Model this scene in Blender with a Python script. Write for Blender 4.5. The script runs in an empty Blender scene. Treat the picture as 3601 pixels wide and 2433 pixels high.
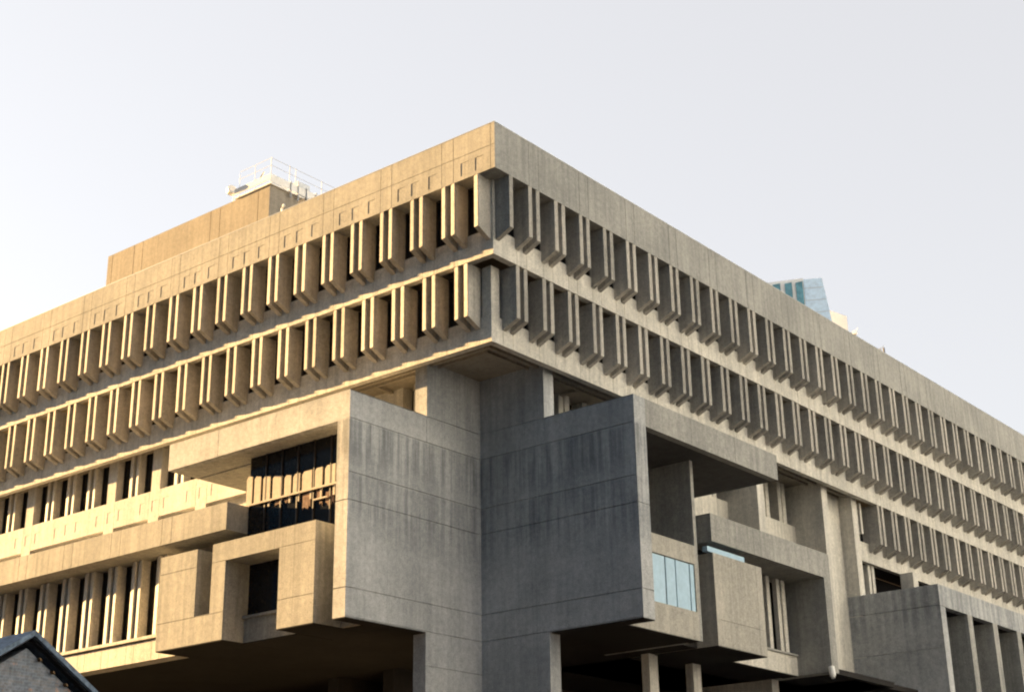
import bpy, bmesh, math, random
from mathutils import Matrix, Vector
random.seed(7)
S = bpy.context.scene
COL = S.collection
ZT = 36.3                      # roof parapet top above the plaza; heights below are measured from it

# ------------------------------------------------------------------ materials
def nodes(name):
    m = bpy.data.materials.new(name); m.use_nodes = True
    nt = m.node_tree
    return m, nt, nt.nodes, nt.links, nt.nodes['Principled BSDF']

def mathn(nt, op, a, b=None, clamp=False):
    n = nt.nodes.new('ShaderNodeMath'); n.operation = op; n.use_clamp = clamp
    for i, v in enumerate((a, b)):
        if v is None: continue
        if isinstance(v, (int, float)): n.inputs[i].default_value = v
        else: nt.links.new(v, n.inputs[i])
    return n.outputs[0]

def noise(nt, vec, scale, detail=4, rough=.55, stretch=None):
    n = nt.nodes.new('ShaderNodeTexNoise'); n.inputs['Scale'].default_value = scale
    n.inputs['Detail'].default_value = detail; n.inputs['Roughness'].default_value = rough
    if stretch:
        mp = nt.nodes.new('ShaderNodeMapping'); mp.inputs['Scale'].default_value = stretch
        nt.links.new(vec, mp.inputs['Vector']); vec = mp.outputs[0]
    nt.links.new(vec, n.inputs['Vector'])
    return n.outputs[0]

def mrange(nt, v, a, b, c, d):
    n = nt.nodes.new('ShaderNodeMapRange'); nt.links.new(v, n.inputs[0])
    for i, x in enumerate((a, b, c, d)): n.inputs[i + 1].default_value = x
    return n.outputs[0]

def concrete(name, c, streak=.3, patch=.25, grain=.22, band=None, tint=(.84, .87, .9), vary=0):
    """Board-marked concrete: soot patches, vertical rain streaks, fine aggregate grain."""
    m, nt, N, L, P = nodes(name)
    g = N.new('ShaderNodeNewGeometry').outputs['Position']
    n1 = noise(nt, g, .3, 6, .62)
    n2 = noise(nt, g, 1.0, 5, .65, (2.6, 2.6, .11))
    n2b = noise(nt, g, 1.0, 3, .6, (9.0, 9.0, .25))
    n3 = noise(nt, g, 22.0, 3, .75)
    n4 = noise(nt, g, 4.0, 4, .7)
    n5 = noise(nt, g, 1.0, 4, .7, (3.4, 3.4, .055))
    oi = N.new('ShaderNodeObjectInfo').outputs['Random']
    f = mrange(nt, n1, .36, .66, 1 - patch, 1.0)
    f = mathn(nt, 'MULTIPLY', f, mrange(nt, n2, .38, .62, 1 - streak, 1.0))
    f = mathn(nt, 'MULTIPLY', f, mrange(nt, n2b, .3, .7, 1 - streak * .25, 1.0))
    f = mathn(nt, 'MULTIPLY', f, mrange(nt, n3, .3, .7, 1 - grain, 1 + grain))
    f = mathn(nt, 'MULTIPLY', f, mrange(nt, n4, .3, .7, 1 - grain * .5, 1 + grain * .5))
    f = mathn(nt, 'MULTIPLY', f, mrange(nt, n5, .53, .70, 1.0, 1 - streak * 1.15))
    if vary: f = mathn(nt, 'MULTIPLY', f, mrange(nt, oi, 0, 1, 1 - vary, 1 + vary * .6))
    if band:                                          # a soot band with ragged lower runs
        sx = N.new('ShaderNodeSeparateXYZ'); L.new(g, sx.inputs[0])
        wob = mathn(nt, 'MULTIPLY', mathn(nt, 'SUBTRACT', n2, .5), 5.0)
        z = mathn(nt, 'ADD', sx.outputs[2], wob)
        for (z0, z1, amt) in band:
            lo = mrange(nt, z, z0 + ZT - .9, z0 + ZT + .5, 0, 1)
            hi = mrange(nt, sx.outputs[2], z1 + ZT - .12, z1 + ZT + .04, 1, 0)
            k = mathn(nt, 'MULTIPLY', mathn(nt, 'MULTIPLY', lo, hi), mrange(nt, n2, .36, .58, 1, .1))
            f = mathn(nt, 'MULTIPLY', f, mathn(nt, 'SUBTRACT', 1.0, mathn(nt, 'MULTIPLY', k, amt)))
    cr = N.new('ShaderNodeMix'); cr.data_type = 'RGBA'; cr.blend_type = 'MIX'
    cr.inputs['A'].default_value = (c[0] * tint[0], c[1] * tint[1], c[2] * tint[2], 1)
    cr.inputs['B'].default_value = (*c, 1)
    L.new(mrange(nt, f, .55, .95, 0, 1), cr.inputs['Factor'])
    mu = N.new('ShaderNodeMix'); mu.data_type = 'RGBA'; mu.blend_type = 'MULTIPLY'
    mu.inputs['Factor'].default_value = 1
    L.new(cr.outputs['Result'], mu.inputs['A']); L.new(f, mu.inputs['B'])
    L.new(mu.outputs['Result'], P.inputs['Base Color'])
    P.inputs['Roughness'].default_value = .92
    P.inputs['Specular IOR Level'].default_value = .15
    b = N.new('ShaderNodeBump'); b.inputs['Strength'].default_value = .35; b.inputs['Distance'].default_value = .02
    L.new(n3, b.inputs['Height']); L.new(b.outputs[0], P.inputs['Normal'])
    return m

def plain(name, c, rough=.6, metal=0, spec=.3, var=.15, scale=6):
    m, nt, N, L, P = nodes(name)
    g = N.new('ShaderNodeNewGeometry').outputs['Position']
    f = mrange(nt, noise(nt, g, scale, 4), .3, .7, 1 - var, 1 + var)
    mu = N.new('ShaderNodeMix'); mu.data_type = 'RGBA'; mu.blend_type = 'MULTIPLY'
    mu.inputs['Factor'].default_value = 1; mu.inputs['A'].default_value = (*c, 1)
    L.new(f, mu.inputs['B']); L.new(mu.outputs['Result'], P.inputs['Base Color'])
    P.inputs['Roughness'].default_value = rough; P.inputs['Metallic'].default_value = metal
    P.inputs['Specular IOR Level'].default_value = spec
    return m

def brick(name, c1, c2, mortar, warm):
    m, nt, N, L, P = nodes(name)
    g = N.new('ShaderNodeNewGeometry').outputs['Position']
    sx = N.new('ShaderNodeSeparateXYZ'); L.new(g, sx.inputs[0])
    cb = N.new('ShaderNodeCombineXYZ')
    L.new(mathn(nt, 'ADD', sx.outputs[0], sx.outputs[1]), cb.inputs[0]); L.new(sx.outputs[2], cb.inputs[1])
    t = N.new('ShaderNodeTexBrick'); L.new(cb.outputs[0], t.inputs['Vector'])
    t.inputs['Color1'].default_value = (*c1, 1); t.inputs['Color2'].default_value = (*c2, 1)
    t.inputs['Mortar'].default_value = (*mortar, 1); t.inputs['Scale'].default_value = 1
    t.inputs['Brick Width'].default_value = .23; t.inputs['Row Height'].default_value = .078
    t.inputs['Mortar Size'].default_value = .009; t.inputs['Bias'].default_value = -.2
    n = noise(nt, g, 1.7, 4, .7)
    mx = N.new('ShaderNodeMix'); mx.data_type = 'RGBA'
    L.new(mrange(nt, n, .60, .63, 0, .7), mx.inputs['Factor'])
    L.new(t.outputs[0], mx.inputs['A']); mx.inputs['B'].default_value = (*warm, 1)
    n2 = noise(nt, g, 9, 4, .7)
    mu = N.new('ShaderNodeMix'); mu.data_type = 'RGBA'; mu.blend_type = 'MULTIPLY'; mu.inputs['Factor'].default_value = 1
    L.new(mx.outputs['Result'], mu.inputs['A']); L.new(mrange(nt, n2, .3, .7, .6, 1.3), mu.inputs['B'])
    L.new(mu.outputs['Result'], P.inputs['Base Color']); P.inputs['Roughness'].default_value = .9
    P.inputs['Specular IOR Level'].default_value = .15
    return m

PRE = concrete('precast_concrete', (.70, .665, .60), .14, .14, .24)
MID = concrete('plain_concrete', (.50, .47, .415), .14, .18, .24)
PALE = concrete('pale_concrete', (.64, .62, .58), .1, .12, .2)
FIN = concrete('fin_concrete', (.53, .495, .445), .16, .16, .26, vary=.14)          # fins, spandrels
WTH = concrete('weathered_concrete', (.42, .41, .385), .15, .18, .26)         # parapet, beams, blocks
PAN = concrete('stained_wall_concrete', (.53, .535, .54), .09, .22, .28, band=[(-15.9, -13.6, .42), (-18.6, -16.1, .3), (-12.9, -9.5, .12)])
PENT = concrete('penthouse_concrete', (.34, .305, .255), .1, .14, .24)
SOF = concrete('soffit_concrete', (.40, .36, .30), .1, .2, .15)
SHADE = concrete('shade_dark_concrete', (.034, .031, .03), .1, .2, .15)  # near-black: deep shade under the building put into the colour
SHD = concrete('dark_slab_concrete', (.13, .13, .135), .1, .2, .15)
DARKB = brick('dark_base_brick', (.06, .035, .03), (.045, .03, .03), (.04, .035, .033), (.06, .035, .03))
GLASS = plain('dark_glass', (.010, .011, .014), .12, 0, .25, .1)
FRAME = plain('bronze_frame', (.035, .03, .028), .45, .4, .3)
VOID = plain('dark_interior', (.012, .011, .012), .9, 0, .05)
PALEG = plain('pale_blue_glass', (.38, .55, .68), .2, 0, .5, .08, 3)
CREAM = plain('cream_panel', (.44, .40, .35), .85, 0, .1, .12, 5)  # also for the panels shaped as the sunlit part of the glazing
REFL = plain('brown_reflection', (.20, .14, .115), .9, 0, .05, .4, 7)  # colour of the painted reflections in the west glazing
METAL = plain('galvanised_metal', (.50, .51, .52), .4, .6, .4)
WHITE = plain('white_paint', (.80, .79, .76), .5, 0, .3, .06)
DKMET = plain('dark_metal', (.05, .05, .055), .5, .5, .3)
BRICK = brick('old_brick', (.20, .225, .27), (.28, .27, .28), (.26, .29, .33), (.50, .31, .22))
SLATE = plain('blue_grey_slate', (.15, .20, .27), .8, 0, .2, .5, 7)
EAVE = plain('dark_eave_timber', (.022, .022, .024), .7, 0, .2, .3)
TAN = plain('ochre_timber', (.20, .125, .06), .7, 0, .2, .3)

# ------------------------------------------------------------------ mesh builder
def LM(u, d, z): return (u, d, z)          # west front: u = x, d = depth behind the parapet face
def RM(u, d, z): return (-d, u, z)         # north front: u = y

class MB:
    def __init__(s): s.v = []; s.f = []
    def add(s, pts, faces):
        o = len(s.v); s.v += [tuple(p) for p in pts]; s.f += [[o + i for i in f] for f in faces]
    def box(s, mp, u0, u1, d0, d1, z0, z1, skip=()):
        p = [mp(u, d, z) for z in (z0, z1) for d in (d0, d1) for u in (u0, u1)]
        F = {'bot': (0, 2, 3, 1), 'top': (4, 5, 7, 6), 'front': (0, 1, 5, 4), 'back': (2, 6, 7, 3), 'l': (0, 4, 6, 2), 'r': (1, 3, 7, 5)}
        s.add(p, [f for k, f in F.items() if k not in skip])
    def grid(s, mp, u0, u1, z0, z1, d, rects):
        """front sheet at depth d with rectangular recesses (ua, ub, za, zb, depth)"""
        us = sorted({u0, u1, *[min(max(r[i], u0), u1) for r in rects for i in (0, 1)]})
        zs = sorted({z0, z1, *[min(max(r[i], z0), z1) for r in rects for i in (2, 3)]})
        def dep(i, j):
            if i < 0 or j < 0 or i >= len(us) - 1 or j >= len(zs) - 1: return None
            uc = (us[i] + us[i + 1]) / 2; zc = (zs[j] + zs[j + 1]) / 2
            return max([0.0] + [r[4] for r in rects if r[0] < uc < r[1] and r[2] < zc < r[3]])
        D = [[dep(i, j) for j in range(len(zs) - 1)] for i in range(len(us) - 1)]
        for i in range(len(us) - 1):
            for j in range(len(zs) - 1):
                e = D[i][j]; a, b, c2, f = us[i], us[i + 1], zs[j], zs[j + 1]
                s.add([mp(a, d + e, c2), mp(b, d + e, c2), mp(b, d + e, f), mp(a, d + e, f)], [(0, 1, 2, 3)])
                if i + 1 < len(us) - 1 and abs(D[i + 1][j] - e) > 1e-6:
                    g = D[i + 1][j]; s.add([mp(b, d + e, c2), mp(b, d + g, c2), mp(b, d + g, f), mp(b, d + e, f)], [(0, 1, 2, 3)])
                if j + 1 < len(zs) - 1 and abs(D[i][j + 1] - e) > 1e-6:
                    g = D[i][j + 1]; s.add([mp(a, d + e, f), mp(b, d + e, f), mp(b, d + g, f), mp(a, d + g, f)], [(0, 1, 2, 3)])
    def gbox(s, mp, u0, u1, d0, d1, z0, z1, rects):
        s.box(mp, u0, u1, d0, d1, z0, z1, skip=('front',)); s.grid(mp, u0, u1, z0, z1, d0, rects)
    def prism(s, mp, poly, top, bot):
        """vertical extrusion of (u, d) polygon; top and bot are functions of depth"""
        n = len(poly)
        p = [mp(u, d, bot(d)) for u, d in poly] + [mp(u, d, top(d)) for u, d in poly]
        s.add(p, [tuple(range(n - 1, -1, -1)), tuple(range(n, 2 * n))] + [(i, (i + 1) % n, n + (i + 1) % n, n + i) for i in range(n)])
    def tube(s, a, b, r, n=6):
        a = Vector(a); b = Vector(b); w = (b - a).normalized()
        x = w.orthogonal().normalized(); y = w.cross(x)
        p = [q + r * (math.cos(t) * x + math.sin(t) * y) for q in (a, b) for t in [2 * math.pi * k / n for k in range(n)]]
        s.add(p, [tuple(range(n - 1, -1, -1)), tuple(range(n, 2 * n))] + [(i, (i + 1) % n, n + (i + 1) % n, n + i) for i in range(n)])
    def build(s, name, mat, parent=None, z=ZT):
        me = bpy.data.meshes.new(name)
        me.from_pydata([(x, y, q + z) for x, y, q in s.v], [], s.f); me.update()
        bm = bmesh.new(); bm.from_mesh(me); bmesh.ops.recalc_face_normals(bm, faces=bm.faces); bm.to_mesh(me); bm.free()
        me.materials.append(mat)
        o = bpy.data.objects.new(name, me); COL.objects.link(o); o.parent = parent
        return o

def thing(name, label, cat, group=None):
    o = bpy.data.objects.new(name, None); COL.objects.link(o); o['label'] = label; o['category'] = cat
    if group: o['group'] = group
    return o
def tag(o, label, cat, group=None, kind=None):
    if label: o['label'] = label
    if cat: o['category'] = cat
    if group: o['group'] = group
    if kind: o['kind'] = kind
    return o
def dup(o, off, parent=None):
    c = o.copy(); COL.objects.link(c); c.location = Vector(o.location) + Vector(off)
    if parent: c.parent = parent
    for ch in o.children:
        k = ch.copy(); COL.objects.link(k); k.parent = c
    return c

# ------------------------------------------------------------------ the concrete building
HALL = thing('concrete_office_building', 'huge brutalist concrete building with rows of paired vertical fins and jutting boxes', 'building')
UL, UR = -76.0, 92.0
LINT = (-2.37, -6.17, -9.92)               # underside of parapet, first, second spandrel
DEP = (0.0, .89, 1.80, 2.70)               # each storey steps in
MODL = [-2.9 - 2 * k for k in range(36)]   # pair centres on the west front

# roof parapet: heavy band round both fronts, with shallow relief squares on the west front
m = MB()
rl = []
for k in range(19):
    a = -4 * k
    for off in (-1.2, -2.08, -.12) if k == 0 else (-.12, -1.24, -2.13):
        if k == 0 and off == -.12: continue
        u = a + off
        rl.append((u, u + .52, -2.17, -1.5, .014)); 
    for e in (-3.27, -2.53): rl.append((a + e - .012, a + e + .012, -2.37, 0, .03))
rl.append((UL, 0, -1.155, -1.13, .03)); rl.append((-.27, -.245, -2.37, 0, .03))
m.grid(LM, UL, 0, -2.37, 0, 0, rl)
rr = [(4 * k + e - .012, 4 * k + e + .012, -2.37, 0, .02) for k in range(23) for e in (2.53, 3.27)]
m.grid(RM, 0, UR, -2.37, 0, 0, rr)
# underside, top, and far faces of the parapet ring
for (x0, x1, y0, y1) in ((UL, 0, .0, 1.4), (-1.4, 0, 1.4, UR)):
    m.add([(x0, y0, 0), (x1, y0, 0), (x1, y1, 0), (x0, y1, 0)], [(0, 1, 2, 3)])
    m.add([(x0, y0, -2.37), (x1, y0, -2.37), (x1, y1, -2.37), (x0, y1, -2.37)], [(0, 1, 2, 3)])
m.add([(UL, 1.4, 0), (-1.4, 1.4, 0), (-1.4, 1.4, -2.37), (UL, 1.4, -2.37)], [(0, 1, 2, 3)])
m.add([(-1.4, 1.4, 0), (-1.4, UR, 0), (-1.4, UR, -2.37), (-1.4, 1.4, -2.37)], [(0, 1, 2, 3)])
m.build('roof_parapet', WTH, HALL)
m = MB(); m.box(LM, UL, -1.42, 1.42, UR, -2.3, -.9); m.build('roof_deck', SOF, HALL)
# thin metal coping along the parapet edge
m = MB(); m.box(LM, UL, .012, -.012, .35, .003, .03); m.box(RM, .353, UR, -.012, .35, .003, .03); m.build('coping', METAL, HALL)

# storey spandrels (steps), each a ring on both fronts
def spandrel(k, l0, l1, r0, r1, joints=True):
    d = DEP[k + 1]; zt = LINT[k] - 2.47; zb = LINT[k] - 3.78 if k < 2 else -13.65
    m = MB()
    if l1 is not None:
        js = [(c + e - .01, c + e + .01, zb, zt, .02) for c in MODL for e in (-.37, .37)]
        js = [j for j in js if l0 < j[0] and j[1] < l1]
        m.gbox(LM, l0, l1, d, d + .36, zb, zt, js)
    if r1 is not None:
        js = [(2.99 + 2 * i + e - .01, 2.99 + 2 * i + e + .01, zb, zt, .02) for i in range(45) for e in (-.37, .37)]
        js = [j for j in js if r0 < j[0] and j[1] < r1]
        m.gbox(RM, r0, r1, d, d + .36, zb, zt, js)
    return m.build('spandrel', PRE, HALL)
spandrel(0, UL, -.89, 1.25, UR); spandrel(1, UL, -1.80, 2.16, UR); spandrel(2, None, None, 39.24, UR)
# corner posts that close each storey at the corner
for k in (0, 1):
    d = DEP[k + 1]; m = MB()
    m.box(LM, -d - .55, -d - .004, d + .004, d + .6, LINT[k] - 2.465, LINT[k])
    m.build('corner_post', PRE, HALL)
# dark back walls behind the glass, and concrete floor bands
m = MB()
for k in (0, 1):
    d = DEP[k + 1] + .37
    m.box(LM, UL, -d, d, d + .15, LINT[k] - 2.47, LINT[k]); m.box(RM, d + .15, UR, d, d + .15, LINT[k] - 2.47, LINT[k])
m.box(RM, 39.3, UR, 3.1, 3.25, -12.39, -9.92)
m.build('interior_wall', VOID, HALL)

# paired fins ------------------------------------------------------------
def fin_poly(u0, u1, bl, br, dep):
    return [(u0, bl), (u1 - br, 0), (u1, br), (u1, dep), (u0, dep)]
def pair_mesh(mp, which=(0, 1), dep=.89, back=True):
    m = MB()
    sp = ((-.42, -.16), (.16, .42))
    for w in which:
        m.prism(mp, fin_poly(sp[w][0], sp[w][1], .03, .03, dep - .003), lambda d: -.002, lambda d: -2.63 - .45 * d)
    if back:
        a = sp[which[0]][0]; b = sp[which[-1]][1]
        m.box(mp, a + .002, b - .002, dep - .001, dep + .34, -2.465, -.004)
    return m
finL = pair_mesh(LM).build('window_fins', FIN, HALL, 0); finR = pair_mesh(RM).build('window_fins', FIN, HALL, 0)
def move(o, mp, u, k):
    x, y, z = mp(u, DEP[k], LINT[k] + ZT); o.location = (x, y, z); return o
posL = [(0, -2.87 - 2 * i) for i in range(21)] + [(1, -2.86 - 2 * i) for i in range(21)]
posR = [(0, 2.91 + 2 * i) for i in range(25)] + [(1, 2.99 + 2 * i) for i in range(23)] + [(2, 41.14 + 2 * i) for i in range(10)]
rest = [(LM, k, u - 42) for k, u in ((0, -2.87), (1, -2.86))]
rest = [(LM, k, u - 42 - 2 * i) for k, u in ((0, -2.87), (1, -2.86)) for i in range(15)]
rest += [(RM, 0, 52.91 + 2 * i) for i in range(19)] + [(RM, 1, 48.99 + 2 * i) for i in range(21)] + [(RM, 2, 61.14 + 2 * i) for i in range(15)]
for n, (src, mp, lst) in enumerate(((finL, LM, posL), (finR, RM, posR))):
    for i, (k, u) in enumerate(lst):
        o = src if i == 0 else dup(src, (0, 0, 0), HALL)
        move(o, mp, u, k)
m = MB()
for mp, k, u in rest:
    q = pair_mesh(mp); x, y, z = mp(u, DEP[k], LINT[k])
    m.add([(a + x, b + y, c + z) for a, b, c in q.v], q.f)
tag(m.build('window_fins', FIN, HALL), None, None, kind='stuff')
# the single fins nearest the corner
move(pair_mesh(LM, (0,)).build('corner_fin', FIN, HALL, 0), LM, -.87, 0)
move(pair_mesh(RM, (1,)).build('corner_fin', FIN, HALL, 0), RM, .90, 0)

# windows between the pairs --------------------------------------------------
def win_mesh(mp, w, h, d, frame=.05, bars=0):
    g = MB(); g.box(mp, -w / 2 + .001, w / 2 - .001, d, d + .03, -h, -.002)
    f = MB()
    for (a, b, c, e) in ((-w / 2, -w / 2 + frame, -h, 0), (w / 2 - frame, w / 2, -h, 0), (-w / 2 + frame, w / 2 - frame, -.07, -.002), (-w / 2 + frame, w / 2 - frame, -h, -h + .07), (-.02, .02, -h + .07, -.07)):
        f.box(mp, a + .002, b - .002, d - .06, d + .015, c, e)
    return g, f
def make_win(mp, w, h, d):
    g, f = win_mesh(mp, w, h, d)
    o = g.build('window', GLASS, HALL, 0); k = f.build('window_frame', FRAME, o, 0); return o
wl = make_win(LM, 1.14, 2.46, .99); wr = make_win(RM, 1.14, 2.46, .99)
wposL = [(0, -1.87 - 2 * i) for i in range(21)] + [(1, -3.86 - 2 * i) for i in range(20)]
wposR = [(0, 1.91 + 2 * i) for i in range(20)] + [(1, 3.99 + 2 * i) for i in range(19)]
for src, mp, lst in ((wl, LM, wposL), (wr, RM, wposR)):
    for i, (k, u) in enumerate(lst):
        move(src if i == 0 else dup(src, (0, 0, 0), HALL), mp, u, k)
m = MB()
for k, u0 in ((0, -43.87), (1, -43.86)): m.box(LM, UL, u0 + .55, DEP[k] + .99, DEP[k] + 1.02, LINT[k] - 2.46, LINT[k])
for k, u0 in ((0, 41.4), (1, 41.5), (2, 41.6)): m.box(RM, u0, UR, DEP[k] + .99, DEP[k] + 1.02, LINT[k] - 2.46, LINT[k])
tag(m.build('window', GLASS, HALL), None, None, kind='stuff')

# soffit under the two fin storeys, with its edge beams --------------------------
ZS = -9.55
m = MB()
m.box(LM, UL, -2.16, 2.164, 40, ZS, ZS + .3); m.box(RM, 40.0, UR, 2.164, 20, ZS, ZS + .3)
for d, w, h in ((2.75, .16, .2), (3.35, .14, .14)):
    m.box(LM, UL, -d, d, d + w, ZS - h, ZS - .001); m.box(RM, d + w + .002, 39.0, d, d + w, ZS - h, ZS - .001)
for y in (10.5, 14.6, 18.6, 22.6, 30.6): m.box(RM, y, y + .2, 3.5, 7.5, ZS - .16, ZS - .001)
for x in (-10.6, -14.6, -18.6): m.box(LM, x - .2, x, 3.5, 7.5, ZS - .16, ZS - .001)
m.build('soffit', SOF, HALL)

# piers (pairs of walls forming crosses) on a four metre module --------------------
JB = (-12.33, -13.62, -16.1, -17.36, -21.22, -22.47)
def jz(u0, u1, zs=JB): return [(u0, u1, z - .022, z + .022, .04) for z in zs]
def ZM(fn): return lambda u, d, z: fn(u, d, z)
m = MB()
# wall A of the corner pier: face x=-6.5 from y=2.6 to 6.5 (upper part), and its lower leg
m.box(LM, -7.25, -6.5, 2.6, 6.5, -12.3, ZS - .002, skip=('r',)); m.grid(RM, 2.6, 6.5, -12.3, ZS - .002, 6.5, [])
# wall B: face y=6.5 from x=-6.5 to -2.5
m.box(LM, -7.25, -2.5, 6.5, 7.28, -12.3, ZS - .002, skip=('front',)); m.grid(LM, -6.5, -2.5, -12.3, ZS - .002, 6.5, [])
m.build('corner_pier', PAN, HALL)
m = MB()
m.box(LM, -7.25, -6.5, 2.6, 6.5, -36.3, -22.5, skip=('r',)); m.grid(RM, 2.6, 6.5, -36.3, -22.5, 6.5, jz(2.6, 6.5, (-24.0, -27.6, -31.2)))
m.box(LM, -7.25, -2.5, 6.5, 7.28, -36.3, -22.5, skip=('front',)); m.grid(LM, -6.5, -2.5, -36.3, -22.5, 6.5, jz(-6.5, -2.5, (-26.0, -29.6)))
m.build('corner_pier', PAN, HALL)
def pier(y0, y1, xi, z0, z1, mat=PRE):
    m = MB(); m.box(RM, y0, y1, 2.5, xi, z0, z1); return m.build('pier', mat, HALL)
pier(26.42, 27.15, 7.2, -36.3, ZS - .002); pier(34.4, 35.13, 7.2, -36.3, ZS - .002); pier(38.42, 39.14, 7.2, -36.3, ZS - .002)
pier(14.45, 15.2, 2.95, -36.3, -22.504); pier(18.42, 19.17, 2.95, -36.3, -22.504)
for x in (-14.5, -18.5, -26.5, -34.5, -42.5):
    m = MB(); m.box(LM, x - .75, x, 9.0, 12.9, -36.3, -22.504); m.build('pier', SHADE, HALL)  # piers darkened, the shade is put into their colour
m = MB(); m.box(RM, 35.132, 38.418, 3.4, 3.8, -36.3, ZS - .002); m.build('stair_wall', PRE, HALL)

# third storey, west front: plain fins and wide pilasters standing on a pale spandrel -------
m = MB()
wide = (-22.9, -26.9, -30.9, -38.9, -46.9, -54.9)
rl = []
for k in range(5, 18):
    a = -4 * k - .9
    for off in (.55, -.45, -1.5):
        rl.append((a + off - 1.75, a + off - 1.25, -13.27, -12.66, .011))
for c in wide: rl += [(c - .46, c - .44, -13.65, -12.1, .02), (c + .44, c + .46, -13.65, -12.1, .02)]
m.gbox(LM, UL, -19.3, 2.7, 3.0, -13.65, -12.1, rl)
m.build('spandrel', PALE, HALL)
m = MB(); m.box(LM, UL, -7.3, 3.06, 3.3, -16.05, -13.652); m.box(LM, UL, -19.3, 3.002, 3.4, -13.65, -12.12); m.build('terrace_wall', PRE, HALL)
for c in wide:
    m = MB(); m.prism(LM, [(c - .45, 2.80), (c - .35, 2.702), (c + .41, 2.702), (c + .45, 2.74), (c + .45, 3.22), (c - .45, 3.22)], lambda d: ZS - .002, lambda d: -12.098)
    m.build('pilaster', PALE, HALL)
    m = MB(); m.box(LM, c - .44, c + .44, 2.7, 3.055, -16.05, -13.652); m.build('terrace_post', PALE, HALL)
def straight_pair(mp, h, w0, w1, dep, back):
    m = MB()
    for a, b in ((-w1, -w0), (w0, w1)): m.prism(mp, fin_poly(a, b, .07, .03, dep), lambda d: -.002, lambda d: -h)
    m.box(mp, -w0 + .002, w0 - .002, dep * .45, dep, -h, -.004)
    return m
src = straight_pair(LM, 2.55, .1, .44, .5, .5).build('mullion_pair', PRE, HALL, 0)
p3 = [c for c in MODL if -58 < c < -19 and not any(abs(c - w) < .1 for w in wide)]
for i, u in enumerate(p3):
    o = src if i == 0 else dup(src, (0, 0, 0), HALL); o.location = (u, 2.7, ZS + ZT)
w3 = make_win(LM, 1.1, 2.5, .52)
for i, u in enumerate([c - 1 for c in MODL if -58 < c < -20]):
    o = w3 if i == 0 else dup(w3, (0, 0, 0), HALL); o.location = (u, 2.7, ZS - .02 + ZT)
m = MB(); m.box(LM, UL, -19.3, 3.56, 3.7, -12.1, ZS - .01); m.build('interior_wall', VOID, HALL)
# set-back third storey by the corner (west bay) and along the north front
m = MB(); m.box(LM, -19.3, -7.26, 4.6, 4.9, -13.65, -12.1); m.box(LM, -19.3, -19.0, 3.0, 4.596, -13.65, ZS - .004)
for a, b in ((-19, -17.9), (-16.6, -15.8), (-14.4, -13.4), (-11.9, -9.95), (-9.2, -7.26)): m.box(LM, a, b, 4.6, 5.3, -12.098, ZS - .004)
m.build('setback_wall', PRE, HALL)
m = MB(); m.box(LM, -19, -7.26, 5.32, 5.4, -13, ZS - .004); m.build('window', GLASS, HALL)
m = MB(); m.box(RM, 7.29, 26.415, 4.5, 4.8, -13.65, -12.12); m.box(RM, 27.155, 34.395, 4.5, 4.8, -13.65, -12.12); m.build('spandrel', PRE, HALL)
src = straight_pair(RM, 2.57, .1, .42, .75, .75).build('mullion_pair', PRE, HALL, 0)
for i, u in enumerate([10.85, 12.9, 14.9, 16.9, 18.9, 20.9, 22.9, 24.85, 28.99, 30.99, 33.05]):
    o = src if i == 0 else dup(src, (0, 0, 0), HALL); o.location = (-4.5, u, ZS + ZT)
m = MB(); m.box(RM, 7.29, 26.415, 5.28, 5.35, -12.11, ZS - .01); m.box(RM, 27.155, 34.395, 5.28, 5.35, -12.11, ZS - .01); m.build('window', GLASS, HALL)
# tall slot window beside the far pier on the north front
m = MB(); m.box(RM, 39.145, 40.6, 3.0, 3.05, -12.4, -9.93); m.build('window', GLASS, HALL)
m = MB(); m.box(RM, 39.62, 39.86, 2.55, 2.75, -11.9, -9.93); m.build('mullion', PRE, HALL)

# terrace ledges --------------------------------------------------------------------
def ledge(mp, u0, u1, d0, d1, z0, z1, js):
    m = MB(); m.gbox(mp, u0, u1, d0, d1, z0, z1, js); return m.build('ledge', WTH, HALL)
js = [(c + e - .014, c + e + .014, -17.36, -16.04, .035) for c in [-18.9 - 4 * k for k in range(14)] for e in (-.37, .37)]
ledge(LM, UL, -14.5, -2.5, 3.2, -17.36, -16.04, js)
ledge(RM, 14.93, 26.92, -1.2, 4.9, -17.4, -16.0, [])
m = MB(); m.box(RM, 26.45, 27.2, -1.2, 2.49, -22.5, -17.402); m.box(RM, 26.922, 27.2, -1.2, 2.49, -17.398, -16.0); m.build('end_wall', WTH, HALL)

# west jutting box --------------------------------------------------------------------
def child(m, name, mat, par): return m.build(name, mat, par)
m = MB()
m.box(LM, -7.25, -6.5, -2.5, 6.498, -22.5, -12.3, skip=('r', 'front'))
m.grid(RM, -2.5, 6.5, -22.5, -12.3, 6.5, jz(-2.5, 6.5) + [(2.59, 2.612, -13.6, -12.3, .02)])
m.grid(LM, -7.25, -6.5, -22.5, -12.3, -2.5, jz(-7.25, -6.5, (-17.36, -21.22)))
m.gbox(LM, -19.1, -7.252, -2.5, -2.1, -13.65, -12.3, [(-15.42, -15.39, -13.65, -12.3, .02)])
BOXW = m.build('jutting_box', PAN, HALL)
m = MB(); m.box(LM, -19.1, -7.252, -2.098, 4.55, -13.65, -12.35); m.box(LM, -19.1, -7.3, -.66, -.62, -13.70, -13.651); child(m, 'roof_slab', WTH, BOXW)
m = MB(); m.box(LM, -14.46, -7.26, -1.2, -1.1, -17.98, -13.66); m.box(LM, -14.46, -14.4, -1.098, 2.9, -17.98, -13.66); child(m, 'glazing', GLASS, BOXW)
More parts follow.
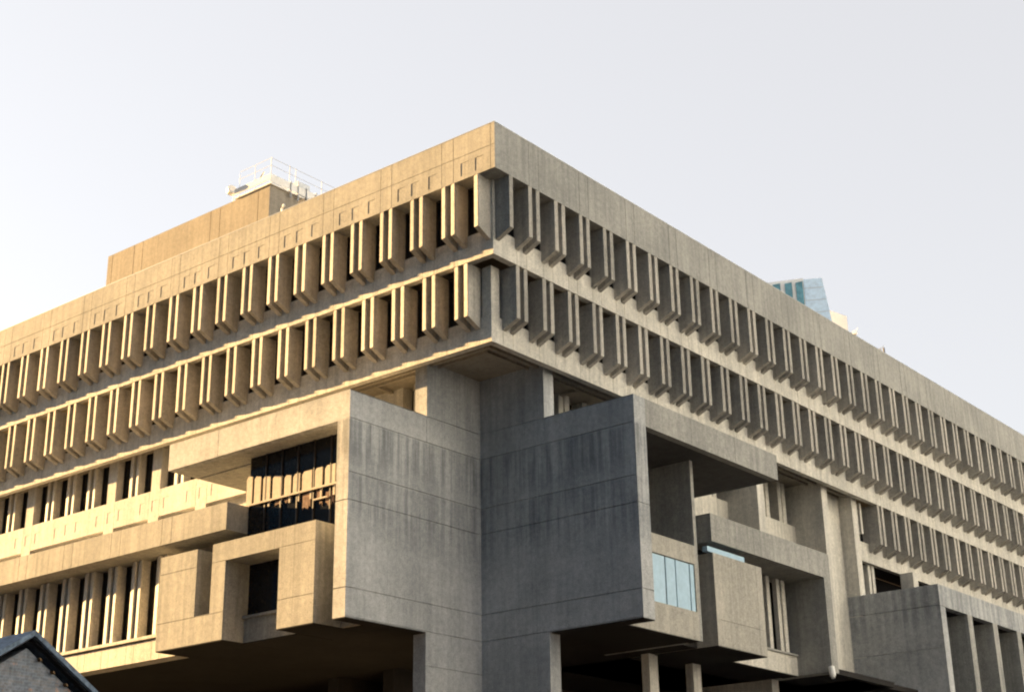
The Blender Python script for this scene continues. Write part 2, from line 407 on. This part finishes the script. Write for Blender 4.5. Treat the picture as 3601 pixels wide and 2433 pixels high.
# sunlit panels cut off along the slab's shadow edge, mullions and a rail
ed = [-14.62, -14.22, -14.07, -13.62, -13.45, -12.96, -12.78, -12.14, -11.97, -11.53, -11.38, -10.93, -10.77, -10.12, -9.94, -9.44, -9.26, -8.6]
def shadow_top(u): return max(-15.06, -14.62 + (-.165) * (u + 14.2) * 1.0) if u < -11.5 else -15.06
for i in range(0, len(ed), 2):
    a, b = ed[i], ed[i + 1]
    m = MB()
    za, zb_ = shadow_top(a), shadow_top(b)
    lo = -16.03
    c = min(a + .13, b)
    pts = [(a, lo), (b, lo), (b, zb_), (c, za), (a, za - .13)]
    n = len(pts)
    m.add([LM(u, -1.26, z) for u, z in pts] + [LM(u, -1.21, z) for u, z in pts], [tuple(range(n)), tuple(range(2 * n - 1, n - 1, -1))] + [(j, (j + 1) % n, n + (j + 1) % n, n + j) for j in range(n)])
    child(m, 'sunlit_panel', CREAM, BOXW)
    if i > 3:
        m = MB(); m.box(LM, b - .12, b - .005, -1.262, -1.208, -16.03 - (.18 + .02 * i), -16.034); child(m, 'mullion', CREAM, BOXW)
m = MB(); m.box(LM, -14.1, -7.256, -1.36, -1.28, -16.07, -15.98); m.box(LM, -9.9, -9.0, -1.36, -1.28, -16.6, -16.53); child(m, 'rail', CREAM, BOXW)
for u in (-13.3, -12.2, -11.1, -10.0, -8.9, -7.8):
    m = MB(); m.box(LM, u - .035, u + .035, -1.27, -1.2, -17.95, -13.66); child(m, 'glazing_bar', FRAME, BOXW)
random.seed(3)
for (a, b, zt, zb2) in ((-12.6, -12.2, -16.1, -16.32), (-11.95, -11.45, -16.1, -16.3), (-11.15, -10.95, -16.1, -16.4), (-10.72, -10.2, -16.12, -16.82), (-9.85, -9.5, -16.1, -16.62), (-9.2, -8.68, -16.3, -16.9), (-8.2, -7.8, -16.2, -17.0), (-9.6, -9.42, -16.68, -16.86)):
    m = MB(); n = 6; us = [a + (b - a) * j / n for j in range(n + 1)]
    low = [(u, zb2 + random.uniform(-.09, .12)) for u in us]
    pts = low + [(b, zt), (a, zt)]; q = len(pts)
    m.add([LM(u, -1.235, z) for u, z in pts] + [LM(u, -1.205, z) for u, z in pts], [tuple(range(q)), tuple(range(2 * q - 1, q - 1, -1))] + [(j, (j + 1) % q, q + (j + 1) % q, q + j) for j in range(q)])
    child(m, 'glass_reflection', REFL, BOXW)  # ragged brown shapes standing in for reflections in the glass

# west lower blocks -----------------------------------------------------------------
m = MB(); F0 = -2.5
m.gbox(LM, -19.15, -16.45, F0, 1.0, -21.2, -18.0, [(-19.15, -16.45, -18.87, -18.845, .02)])
m.box(LM, -16.449, -15.351, -1.0, 1.0, -21.2, -18.0)
m.gbox(LM, -15.35, -14.4, F0, 1.0, -21.2, -18.85, [])
m.gbox(LM, -19.15, -14.4, F0, 1.0, -22.5, -21.202, [(-19.15, -14.4, -21.24, -21.215, .03)])
m.gbox(LM, -15.35, -8.45, F0, 1.0, -18.848, -17.96, [(-15.35, -14.4, -18.848, -18.83, .03), (-10.75, -8.45, -18.848, -18.83, .03)])
m.gbox(LM, -10.75, -8.45, F0, 1.0, -22.5, -18.85, [(-10.75, -8.45, -21.235, -21.21, .03)])
m.box(LM, -14.399, -10.751, -1.2, 1.0, -22.5, -21.42)
BLKW = m.build('jutting_block', WTH, HALL)
m = MB(); m.box(LM, -19.13, -14.42, -2.48, 1.0, -22.54, -22.502); m.box(LM, -14.4, -10.77, -1.18, 1.0, -22.54, -22.502); m.box(LM, -10.73, -8.47, -2.48, 1.0, -22.54, -22.502); m.build('block_shade_sheet', SHADE, BLKW)  # dark sheets added under the blocks, shade put into their colour
m = MB(); m.box(LM, -8.44, -7.26, -.6, 1.0, -22.54, -22.3); m.box(LM, -7.23, -6.52, -2.48, 2.59, -22.54, -22.502); m.build('box_shade_sheet', SHADE, BOXW)  # added dark sheets again, shade as colour below the west box
m = MB(); m.box(LM, -14.398, -10.752, -1.02, -.95, -21.3, -18.852); child(m, 'window', GLASS, BLKW)
m = MB(); m.box(LM, -14.398, -10.752, -1.34, -.9, -21.415, -21.29); child(m, 'window_sill', WTH, BLKW)
m = MB(); m.box(LM, -8.448, -7.252, -.8, -.6, -22.5, -17.99); m.build('recess_wall', SOF, HALL); m = MB(); m.box(LM, -19.2, -14.5, -.8, -.6, -17.99, -17.37); m.build('recess_wall', SOF, HALL)

# west lower windows ------------------------------------------------------------------
m = MB()
m.gbox(LM, UL, -19.17, -1.15, -.3, -22.5, -21.52, [(c + e - .012, c + e + .012, -22.5, -21.52, .03) for c in MODL for e in (-.3, .3) if c < -19.6])
m.build('spandrel', PRE, HALL)
m = MB(); m.box(LM, UL, -19.17, -1.28, -.2, -21.45, -21.3); m.build('window_sill', PRE, HALL)
src = straight_pair(LM, 3.93, .085, .44, .62, .62).build('mullion_pair', PRE, HALL, 0)
for i, u in enumerate([-20.8 - 1.98 * k for k in range(17)]):
    o = src if i == 0 else dup(src, (0, 0, 0), HALL); o.location = (u, -1.2, -17.37 + ZT)
wl2 = make_win(LM, 1.1, 3.92, .6)
for i, u in enumerate([-19.81 - 1.98 * k for k in range(16)]):
    o = wl2 if i == 0 else dup(wl2, (0, 0, 0), HALL); o.location = (u, -1.2, -17.37 + ZT)
m = MB(); m.box(LM, UL, -19.16, -.2, -.1, -21.5, -17.37); m.build('interior_wall', VOID, HALL)

# north jutting box ---------------------------------------------------------------------
m = MB()
m.box(LM, -6.5, 2.65, 6.5, 7.4, -22.5, -12.3, skip=('front', 'r'))
m.grid(LM, -6.5, 2.65, -22.5, -12.3, 6.5, jz(-6.5, 2.65) + [(-2.512, -2.49, -13.6, -12.3, .02)])
m.grid(RM, 6.5, 7.4, -22.5, -12.3, -2.65, jz(6.5, 7.4, (-17.36, -21.22)))
BOXN = m.build('jutting_box', PAN, HALL)
m = MB(); m.gbox(RM, 7.402, 19.5, -2.65, -2.25, -13.65, -12.3, [(y - .012, y + .012, -13.65, -12.3, .02) for y in (11.3, 15.3)]); child(m, 'beam', WTH, BOXN)
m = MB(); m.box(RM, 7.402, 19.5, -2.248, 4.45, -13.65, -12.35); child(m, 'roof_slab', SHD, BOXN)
m = MB(); m.box(RM, 13.3, 13.55, -1.2, 4.4, -22.5, -13.655); child(m, 'side_wall', WTH, BOXN)
m = MB(); m.gbox(RM, 7.402, 13.298, -1.2, -.6, -22.5, -17.95, [(7.402, 13.2, -21.15, -18.86, .16)]); child(m, 'front_wall', MID, BOXN)
for a, b in ((8.0, 9.45), (9.53, 10.66), (10.76, 11.54), (11.62, 12.75), (12.84, 13.18)):
    m = MB(); m.box(RM, a, b, -1.15, -1.1, -21.13, -18.9); p = child(m, 'window_pane', PALEG, BOXN)
m = MB(); m.box(RM, 7.41, 13.19, -1.098, -1.06, -21.148, -18.862); child(m, 'window_frame', DKMET, BOXN)
# north lower block
m = MB(); m.gbox(RM, 14.95, 19.6, -1.2, 4.0, -22.5, -17.98, [(14.95, 19.6, -21.24, -21.215, .025)]); BLKN = m.build('jutting_block', MID, HALL)
m = MB(); m.box(RM, 14.5, 18.0, -1.18, -.9, -17.978, -17.72); child(m, 'clerestory_glass', PALEG, BLKN); m = MB(); m.box(RM, 14.97, 19.58, -1.18, 4.0, -22.54, -22.502); m.build('block_shade_sheet', SHADE, BLKN)  # the dark sheet below the block stands in for shade
m = MB(); m.box(RM, 7.4, 13.28, -1.18, -.62, -22.54, -22.502); m.box(RM, 6.53, 7.38, -2.63, 2.4, -22.54, -22.502); m.build('box_shade_sheet', SHADE, BOXN); m = MB(); m.box(RM, 19.32, 26.42, .87, 1.78, -22.54, -22.502); m.build('soffit', SHADE, HALL)  # more dark sheets in place of shade, below the box and, as this soffit, below the spandrel
m = MB(); m.box(RM, 15.0, 19.5, .3, .5, -17.97, -17.405); m.build('recess_wall', VOID, HALL); m = MB(); m.box(RM, 13.56, 14.94, 1.6, 1.7, -22.5, -16.1); m.build('recess_wall', VOID, HALL)
m = MB(); m.box(RM, 19.3, 26.44, .85, 1.8, -22.5, -21.47); m.build('spandrel', PRE, HALL)
m = MB(); m.box(RM, 19.605, 26.43, .75, 1.8, -21.465, -21.36); m.build('window_sill', WTH, HALL)
for a, b in ((19.9, 20.3), (22.2, 22.5), (23.75, 24.05), (24.86, 25.18), (25.4, 25.74)):
    m = MB(); m.prism(RM, [(u, d + .85) for u, d in fin_poly(a, b, .05, .05, .3)], lambda d: -17.404, lambda d: -21.36); m.build('mullion', PRE, HALL)
m = MB(); m.box(RM, 19.605, 26.43, 1.62, 1.7, -21.36, -17.404); m.build('window', GLASS, HALL)

# far north box -----------------------------------------------------------------------------
m = MB()
m.box(LM, -3.4, 2.6, 38.42, 39.14, -36.3, -16.1, skip=('front', 'r'))
m.grid(LM, -3.4, 2.6, -36.3, -16.1, 38.415, jz(-3.4, 2.6, (-17.36, -19.9, -24.9, -28.5)))
m.grid(RM, 38.415, 39.14, -36.3, -16.1, -2.6, jz(38.4, 39.14, (-17.4, -24.9)))
m.box(RM, 39.142, UR, -2.6, -2.1, -17.4, -16.1)
BOXF = m.build('jutting_box', PAN, HALL)
for k in range(1, 13):
    y = 38.42 + 3.98 * k
    m = MB(); m.box(RM, y, y + .74, -2.6, 1.5, -36.3, -17.402); child(m, 'pier', WTH, BOXF)
m = MB(); m.box(RM, 39.15, UR, -2.098, 3.0, -17.0, -16.14); m.box(RM, 39.15, UR, 1.52, 1.7, -36.3, -17.0); child(m, 'roof_slab', SHADE, BOXF)
m = MB(); m.box(RM, 45.0, 45.75, 1.8, 2.695, -16.0, -13.652); m.build('pilaster', PRE, HALL)
for a, b in ((40.9, 41.25), (41.45, 41.8)):
    m = MB(); m.box(RM, a, b, 3.0, 3.5, -16.05, -13.652); m.build('mullion', PRE, HALL)
m = MB(); m.box(RM, 39.15, UR, 4.5, 4.6, -16.05, -13.652); m.build('recess_wall', VOID, HALL); m = MB(); m.box(RM, 39.15, UR, 3.07, 4.4, -13.648, -12.5); m.build('underside', SHADE, HALL)

# undersides and the dark ground storey -----------------------------------------------------
m = MB()
m.box(LM, UL, -19.17, -.298, 30, -22.496, -22.2); m.box(LM, -19.169, -7.26, 1.002, 30, -22.496, -22.2); m.box(LM, -7.26, -2.51, 7.29, 30, -22.496, -22.2)
m.box(RM, 7.41, 13.29, -.598, 2.5, -22.496, -22.2); m.box(RM, 13.56, 14.94, .0, 2.5, -22.496, -22.2); m.box(RM, 30.0, 38.4, -.6, 20, -22.496, -22.2)
m.box(RM, 14.95, 26.44, 4.002, 9, -22.496, -22.2); m.box(RM, 27.21, 34.4, -1.0, 9, -22.496, -22.2); m.box(RM, 14.96, 30.0, 2.55, 3.99, -22.2, -22.05)
m.box(RM, 19.31, 26.44, 1.81, 2.54, -22.496, -22.2)
m.build('underside', SHADE, HALL)
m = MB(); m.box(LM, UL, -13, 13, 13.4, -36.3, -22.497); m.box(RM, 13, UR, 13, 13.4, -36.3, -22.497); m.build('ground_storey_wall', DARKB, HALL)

# penthouse on the roof ------------------------------------------------------------------------
m = MB()
js = [(x - .02, x + .02, -.9, 6.9, .05) for x in (-23.9, -27.4, -28.3, -35.0, -35.9, -38.2)]
m.gbox(LM, -38.7, -22.9, 6.5, 24, -.9, 6.95, js)
PH = m.build('penthouse', PENT, HALL)
m = MB(); m.box(LM, -26.0, -22.75, 6.4, 16, 6.98, 7.06); m.box(LM, -26.0, -22.72, 6.36, 6.42, 7.25, 7.62); m.box(LM, -22.78, -22.72, 6.42, 16, 7.1, 7.62); child(m, 'roof_platform', WHITE, PH)
m = MB()
for y in (6.4, 7.9, 8.4, 10.6, 12.6): m.tube((-22.75, y, 7.0), (-22.75, y, 8.75), .02)
for x in (-24.2, -25.6): m.tube((x, 6.4, 7.0), (x, 6.4, 8.55 if x < -25 else 8.7), .016)
for z in (8.2, 8.7):
    m.tube((-22.75, 6.4, z), (-25.6, 6.4, z), .013); m.tube((-22.75, 6.4, z), (-22.75, 14, z), .013)
child(m, 'guard_rail', METAL, PH)
m = MB()
m.tube((-23.9, 6.5, 7.6), (-23.5, 6.5, 8.05), .05); m.tube((-24.9, 6.5, 7.5), (-24.2, 6.5, 7.75), .04)
for y in (8.0, 8.6, 9.3, 10.1): m.tube((-22.7, y, 6.6), (-22.7, y, 7.7), .05)
m.box(RM, 8.6, 9.6, 22.75, 23.3, 7.1, 8.0); m.box(RM, 10.2, 11.4, 22.75, 23.3, 7.1, 7.7)
child(m, 'roof_equipment', METAL, PH)
m = MB(); m.tube((-26.35, 6.6, 6.95), (-26.35, 6.6, 7.5), .04); m.tube((-26.5, 6.45, 7.65), (-26.2, 6.35, 7.72), .3, 14); child(m, 'dish_antenna', WHITE, PH)
m = MB(); m.tube((-37, 7.2, 6.9), (-37, 7.2, 7.35), .02); m.tube((-29.5, 7.2, 6.9), (-29.5, 7.2, 7.5), .02); m.tube((-37, 7.2, 7.3), (-29.5, 7.2, 7.42), .02); child(m, 'lightning_cable', METAL, PH)

# ------------------------------------------------------------------ small things on the building
m = MB()
m.tube((-16.2, 1.6, -.9), (-16.2, 1.6, 1.35), .06); m.tube((-16.2, 1.6, 1.35), (-16.02, 1.55, 1.5), .06); m.tube((-16.02, 1.55, 1.5), (-15.95, 1.5, 1.38), .07)
tag(m.build('vent_pipe', WHITE), 'small white bent vent pipe poking above the roof parapet below the penthouse', 'vent pipe')
m = MB(); m.box(LM, -13.3, -12.8, .1, .5, .05, .28); m.tube((-13.05, .3, .28), (-13.05, .3, .42), .03)
tag(m.build('junction_box', DKMET), 'small dark box on the sunlit parapet edge right of the penthouse', 'electrical box')
t = thing('roof_lamp', 'short pale lamp on the shaded parapet edge right of the glass tower', 'lamp')
m = MB(); m.tube((-.3, 36.85, -.02), (-.3, 36.85, .35), .05); m.build('post', TAN, t)
m = MB(); m.box(RM, 36.7, 37.0, .2, .4, .352, .55); m.tube((-.3, 37.0, .5), (-.3, 37.35, .95), .02); m.build('lamp_head', WHITE, t)
t = thing('roof_antenna', 'small dark antenna with a slanting rod on the parapet edge near the right border', 'antenna')
m = MB(); m.tube((-.3, 41.05, -.02), (-.3, 41.05, .62), .07); m.build('post', DKMET, t)
m = MB(); m.tube((-.3, 40.5, .42), (-.3, 41.2, .82), .025); m.tube((-.3, 40.3, .35), (-.3, 40.7, .38), .03); m.build('rod', METAL, t)
t = thing('wall_lamp', 'small white lamp under the corner of the shaded end wall beside the tall pier', 'lamp')
m = MB(); m.tube((1.1, 26.46, -22.52), (1.25, 26.3, -22.62), .05); m.build('bracket', DKMET, t)
m = MB(); m.tube((1.2, 26.36, -22.25), (1.3, 26.25, -22.75), .17, 12); m.tube((1.3, 26.25, -22.75), (1.33, 26.22, -22.86), .11, 12); m.build('lamp_head', WHITE, t)

# ------------------------------------------------------------------ brick house in the foreground
HX, HY, HZ = 5.28, -25.3, 8.72             # apex of its gable
HO = thing('brick_house', 'old dark brick gable house with slate roof in the bottom left corner', 'house')
pit = .655; hw = 5.2; ln = 15.0
m = MB()
zb = HZ - .42
pts = [(HX, HY, zb), (HX, HY + hw, zb - pit * hw), (HX, HY + hw, 0), (HX, HY - hw, 0), (HX, HY - hw, zb - pit * hw)]
n = 5; m.add(pts + [(x - ln, y, z) for x, y, z in pts], [tuple(range(n)), tuple(range(2 * n - 1, n - 1, -1))] + [(j, (j + 1) % n, n + (j + 1) % n, n + j) for j in range(n)])
m.build('wall', BRICK, HO, 0)
m = MB()
for sgn in (-1, 1):                       # two slate slopes, 12 cm thick, overhanging the gable
    e = hw + .5; dz = -pit * e
    a = (HX + .32, HY, HZ); b = (HX + .32, HY + sgn * e, HZ + dz)
    q = [a, b, (b[0] - ln - .6, b[1], b[2]), (a[0] - ln - .6, a[1], a[2])]
    m.add(q + [(x, y, z - .14) for x, y, z in q], [(0, 1, 2, 3), (7, 6, 5, 4), (0, 1, 5, 4), (1, 2, 6, 5), (2, 3, 7, 6), (3, 0, 4, 7)])
RF = m.build('roof', SLATE, HO, 0)
m = MB()
for sgn in (-1, 1):
    e = hw + .45; dz = -pit * e
    for (x0, x1, t0, t1) in ((HX + .004, HX + .2, .142, .2),):
        q = [(x1, HY, HZ - t0), (x1, HY + sgn * e, HZ + dz - t0), (x1, HY + sgn * e, HZ + dz - t1), (x1, HY, HZ - t1)]
        m.add(q + [(x0, y, z) for x, y, z in q], [(0, 1, 2, 3), (7, 6, 5, 4), (0, 1, 5, 4), (1, 2, 6, 5), (2, 3, 7, 6), (3, 0, 4, 7)])
m.build('verge_board', EAVE, HO, 0)
for k in range(11):                       # bracket ends under the right verge
    m = MB()
    y = HY + .35 + .42 * k; z = HZ - pit * (y - HY) - .47
    q = [(HX + .003, y - .03, z + .02), (HX + .003, y + .03, z - .02), (HX + .003, y + .03, z + .03), (HX + .003, y - .03, z + .07)]
    m.add(q + [(x + .13, yy, zz) for x, yy, zz in q], [(0, 1, 2, 3), (7, 6, 5, 4), (0, 1, 5, 4), (1, 2, 6, 5), (2, 3, 7, 6), (3, 0, 4, 7)])
    m.build('bracket', TAN, HO, 0)
m = MB(); m.box(LM, HX - .9, HX - .5, HY + .3, HY + .75, HZ - .5, HZ + .02); m.build('roof_vent', SLATE, HO, 0)

# ------------------------------------------------------------------ far towers
def far_quad(m, q, depth):
    q = [Vector(p) for p in q]; o = [p + Vector(depth) for p in q]; n = len(q)
    m.add(q + o, [tuple(range(n)), tuple(range(2 * n - 1, n - 1, -1))] + [(j, (j + 1) % n, n + (j + 1) % n, n + j) for j in range(n)])
GT = thing('glass_tower', 'pale blue glass skyscraper top showing over the shaded roofline', 'skyscraper')
TW = plain('tower_curtain_wall', (.62, .78, .92), .35, 0, .4, .12, 1.5)
TG = plain('tower_teal_glass', (.10, .27, .33), .15, 0, .6, .35, .8)
zt = 82.7
A0 = (-93.5, 195.6); A1 = (-85.5, 199.7); A2 = (-82.35, 201.5); 
m = MB()
far_quad(m, [(A0[0], A0[1], -36), (A1[0] - .3, A1[1] + .2, -36), (A1[0], A1[1], zt), (A0[0], A0[1], zt - .35)], (-4, 9, 0))
m.build('front_wall', WHITE, GT)
m = MB(); far_quad(m, [(A1[0] - .29, A1[1] + .22, -36), (-76.5, 204.9, -36), (-76.5, 204.9, 52), (A2[0] + 1.15, A2[1] + .65, 72), (A2[0], A2[1], zt - .25), (A1[0] + .02, A1[1] + .02, zt - .3)], (-4, 9, 0)); m.build('side_wall', TW, GT)
def lerp(a, b, t): return (a[0] + (b[0] - a[0]) * t, a[1] + (b[1] - a[1]) * t)
for a, b in ((.33, .5), (.595, .75), (.83, .985)):
    p, q = lerp(A0, A1, a), lerp(A0, A1, b)
    m = MB(); far_quad(m, [(p[0] + .15, p[1] - .3, 40), (q[0] + .15, q[1] - .3, 40), (q[0] + .15, q[1] - .3, zt - .75), (p[0] + .15, p[1] - .3, zt - .95)], (-.1, .2, 0)); m.build('glass_strip', TG, GT)
m = MB()
for i in range(1, 5):
    p = lerp((A1[0], A1[1]), (-77.2, 204.6), i / 6)
    m.tube((p[0] + .02, p[1] - .05, 45), (p[0] - (.2 if i < 3 else .2), p[1] - .05, 81 - 3.2 * max(0, i - 2) * 2.2), .035, 4)
for i in range(9):
    z = 80.5 - 2.6 * i
    m.tube((A1[0] - .05, A1[1] - .02, z), (A2[0] - .1 + .11 * (zt - z), A2[1] - .1 + .062 * (zt - z), z), .05, 4)
m.build('wall_ribs', METAL, GT)
PE = thing('peach_tower', 'pale peach building edge just right of the glass tower', 'building')
m = MB(); far_quad(m, [(-88, 199, -36), (-78.9, 204.9, -36), (-80.6, 204.8, 76.9), (-83.5, 203, 78.5)], (-5, 10, 0)); 
m.v = [(x - 6, y + 15.2, z + 4.2) for x, y, z in m.v]
m.build('wall', plain('peach_stone', (.80, .76, .72), .8, 0, .2, .08), PE)

# ------------------------------------------------------------------ ground and the unseen blocks added to shape the light
def sheet(name, mat, x0, x1, y0, y1, z):
    m = MB(); m.add([(x0, y0, z), (x1, y0, z), (x1, y1, z), (x0, y1, z)], [(0, 1, 2, 3)])
    o = m.build(name, mat, None, 0); o['kind'] = 'structure'; return o
sheet('ground', brick('plaza_brick', (.075, .05, .042), (.065, .045, .04), (.06, .055, .05), (.075, .05, .045)), -1500, 1500, -1500, 1500, 0)
def block(x0, x1, y0, y1, h, mat, label):
    o = thing('light_block', label, 'building'); m = MB(); m.box(LM, x0, x1, y0, y1, 0, h); w = m.build('wall', mat, o, 0)  # unseen block
    g = MB()
    for z in range(4, int(h) - 2, 4):
        for y in range(int(y0) + 2, int(y1) - 2, 4): g.box(LM, x0 - .05, x0 - .001, y, y + 2, z, z + 2.2)
    g.build('light_block_window_rows', GLASS, o, 0)
BLOCKER = plain('light_blocker_blue', (.02, .11, .22), .9, 0, .1, .1, .5)  # dark tone cuts ambient light, blue tint cools it
BOUNCE = plain('bounce_blue', (.43, .585, .95), .9, 0, .1, .1, .5)  # tinted to cool the light bounced onto the shaded front
block(-47, -33, -42, -24, 21, BLOCKER, 'unseen dark block added to shade the brick house')
block(105, 130, -4, 150, 110, BOUNCE, 'long unseen block added to bounce light onto the shaded front')
block(-70, 150, -112, -74, 150, BLOCKER, 'very tall unseen dark block added to cut sky light on the building corner')
block(-230, -71, -140, -105, 72, BLOCKER, 'long unseen dark block added to cut sky light on the sunlit front')

# ------------------------------------------------------------------ camera, sky, sun
F_PX = 5228.47567871193
K = 2.0 / 1.4564
RC = [[0.77572615, 0.63087224, -0.01578458], [-0.23821091, 0.269561, -0.93305543], [-0.58438386, 0.72755555, 0.35938617]]
cam = bpy.data.cameras.new('camera'); co = bpy.data.objects.new('camera', cam); COL.objects.link(co)
cam.sensor_width = 36; cam.lens = F_PX / 3601 * 36; cam.clip_end = 4000; cam.clip_start = .5
r, dn, fw = (Vector(v) for v in RC)
M3 = Matrix((r, -dn, -fw)).transposed()
co.matrix_world = Matrix.Translation(Vector((28.05242205 * K, -34.17476985 * K, -25.17390307 * K + ZT))) @ M3.to_4x4()
S.camera = co

to_sun = Vector((-5.6, -1.0, 1.1)).normalized()
el = math.asin(to_sun.z); az = math.atan2(to_sun.x, to_sun.y)
sl = bpy.data.lights.new('sun', 'SUN'); sl.energy = 5.0; sl.angle = math.radians(.5); sl.color = (1.0, .635, .27)
so = bpy.data.objects.new('sun', sl); COL.objects.link(so); so.rotation_euler = (-to_sun).to_track_quat('-Z', 'Y').to_euler()
W = bpy.data.worlds.new('World'); S.world = W; W.use_nodes = True
wn, wl_ = W.node_tree.nodes, W.node_tree.links
sky = wn.new('ShaderNodeTexSky'); sky.sky_type = 'NISHITA'; sky.sun_disc = False
sky.sun_elevation = el; sky.sun_rotation = az; sky.altitude = 0
sky.air_density = 1.0; sky.dust_density = 1.6; sky.ozone_density = 1.0
bg = wn['Background']; bg.inputs['Strength'].default_value = .058
hs = wn.new('ShaderNodeHueSaturation'); hs.inputs['Saturation'].default_value = .45
wl_.new(sky.outputs[0], hs.inputs['Color']); mxs = wn.new('ShaderNodeMix'); mxs.data_type = 'RGBA'; mxs.inputs['Factor'].default_value = .74
mxs.inputs['B'].default_value = (1.73, 1.68, 1.69, 1)        # high thin haze
wl_.new(hs.outputs[0], mxs.inputs['A']); wl_.new(mxs.outputs['Result'], bg.inputs['Color'])
S.view_settings.view_transform = 'Standard'; S.view_settings.look = 'None'; S.view_settings.gamma = 1
S.view_settings.exposure = 3.0
S.cycles.filter_width = 2.1
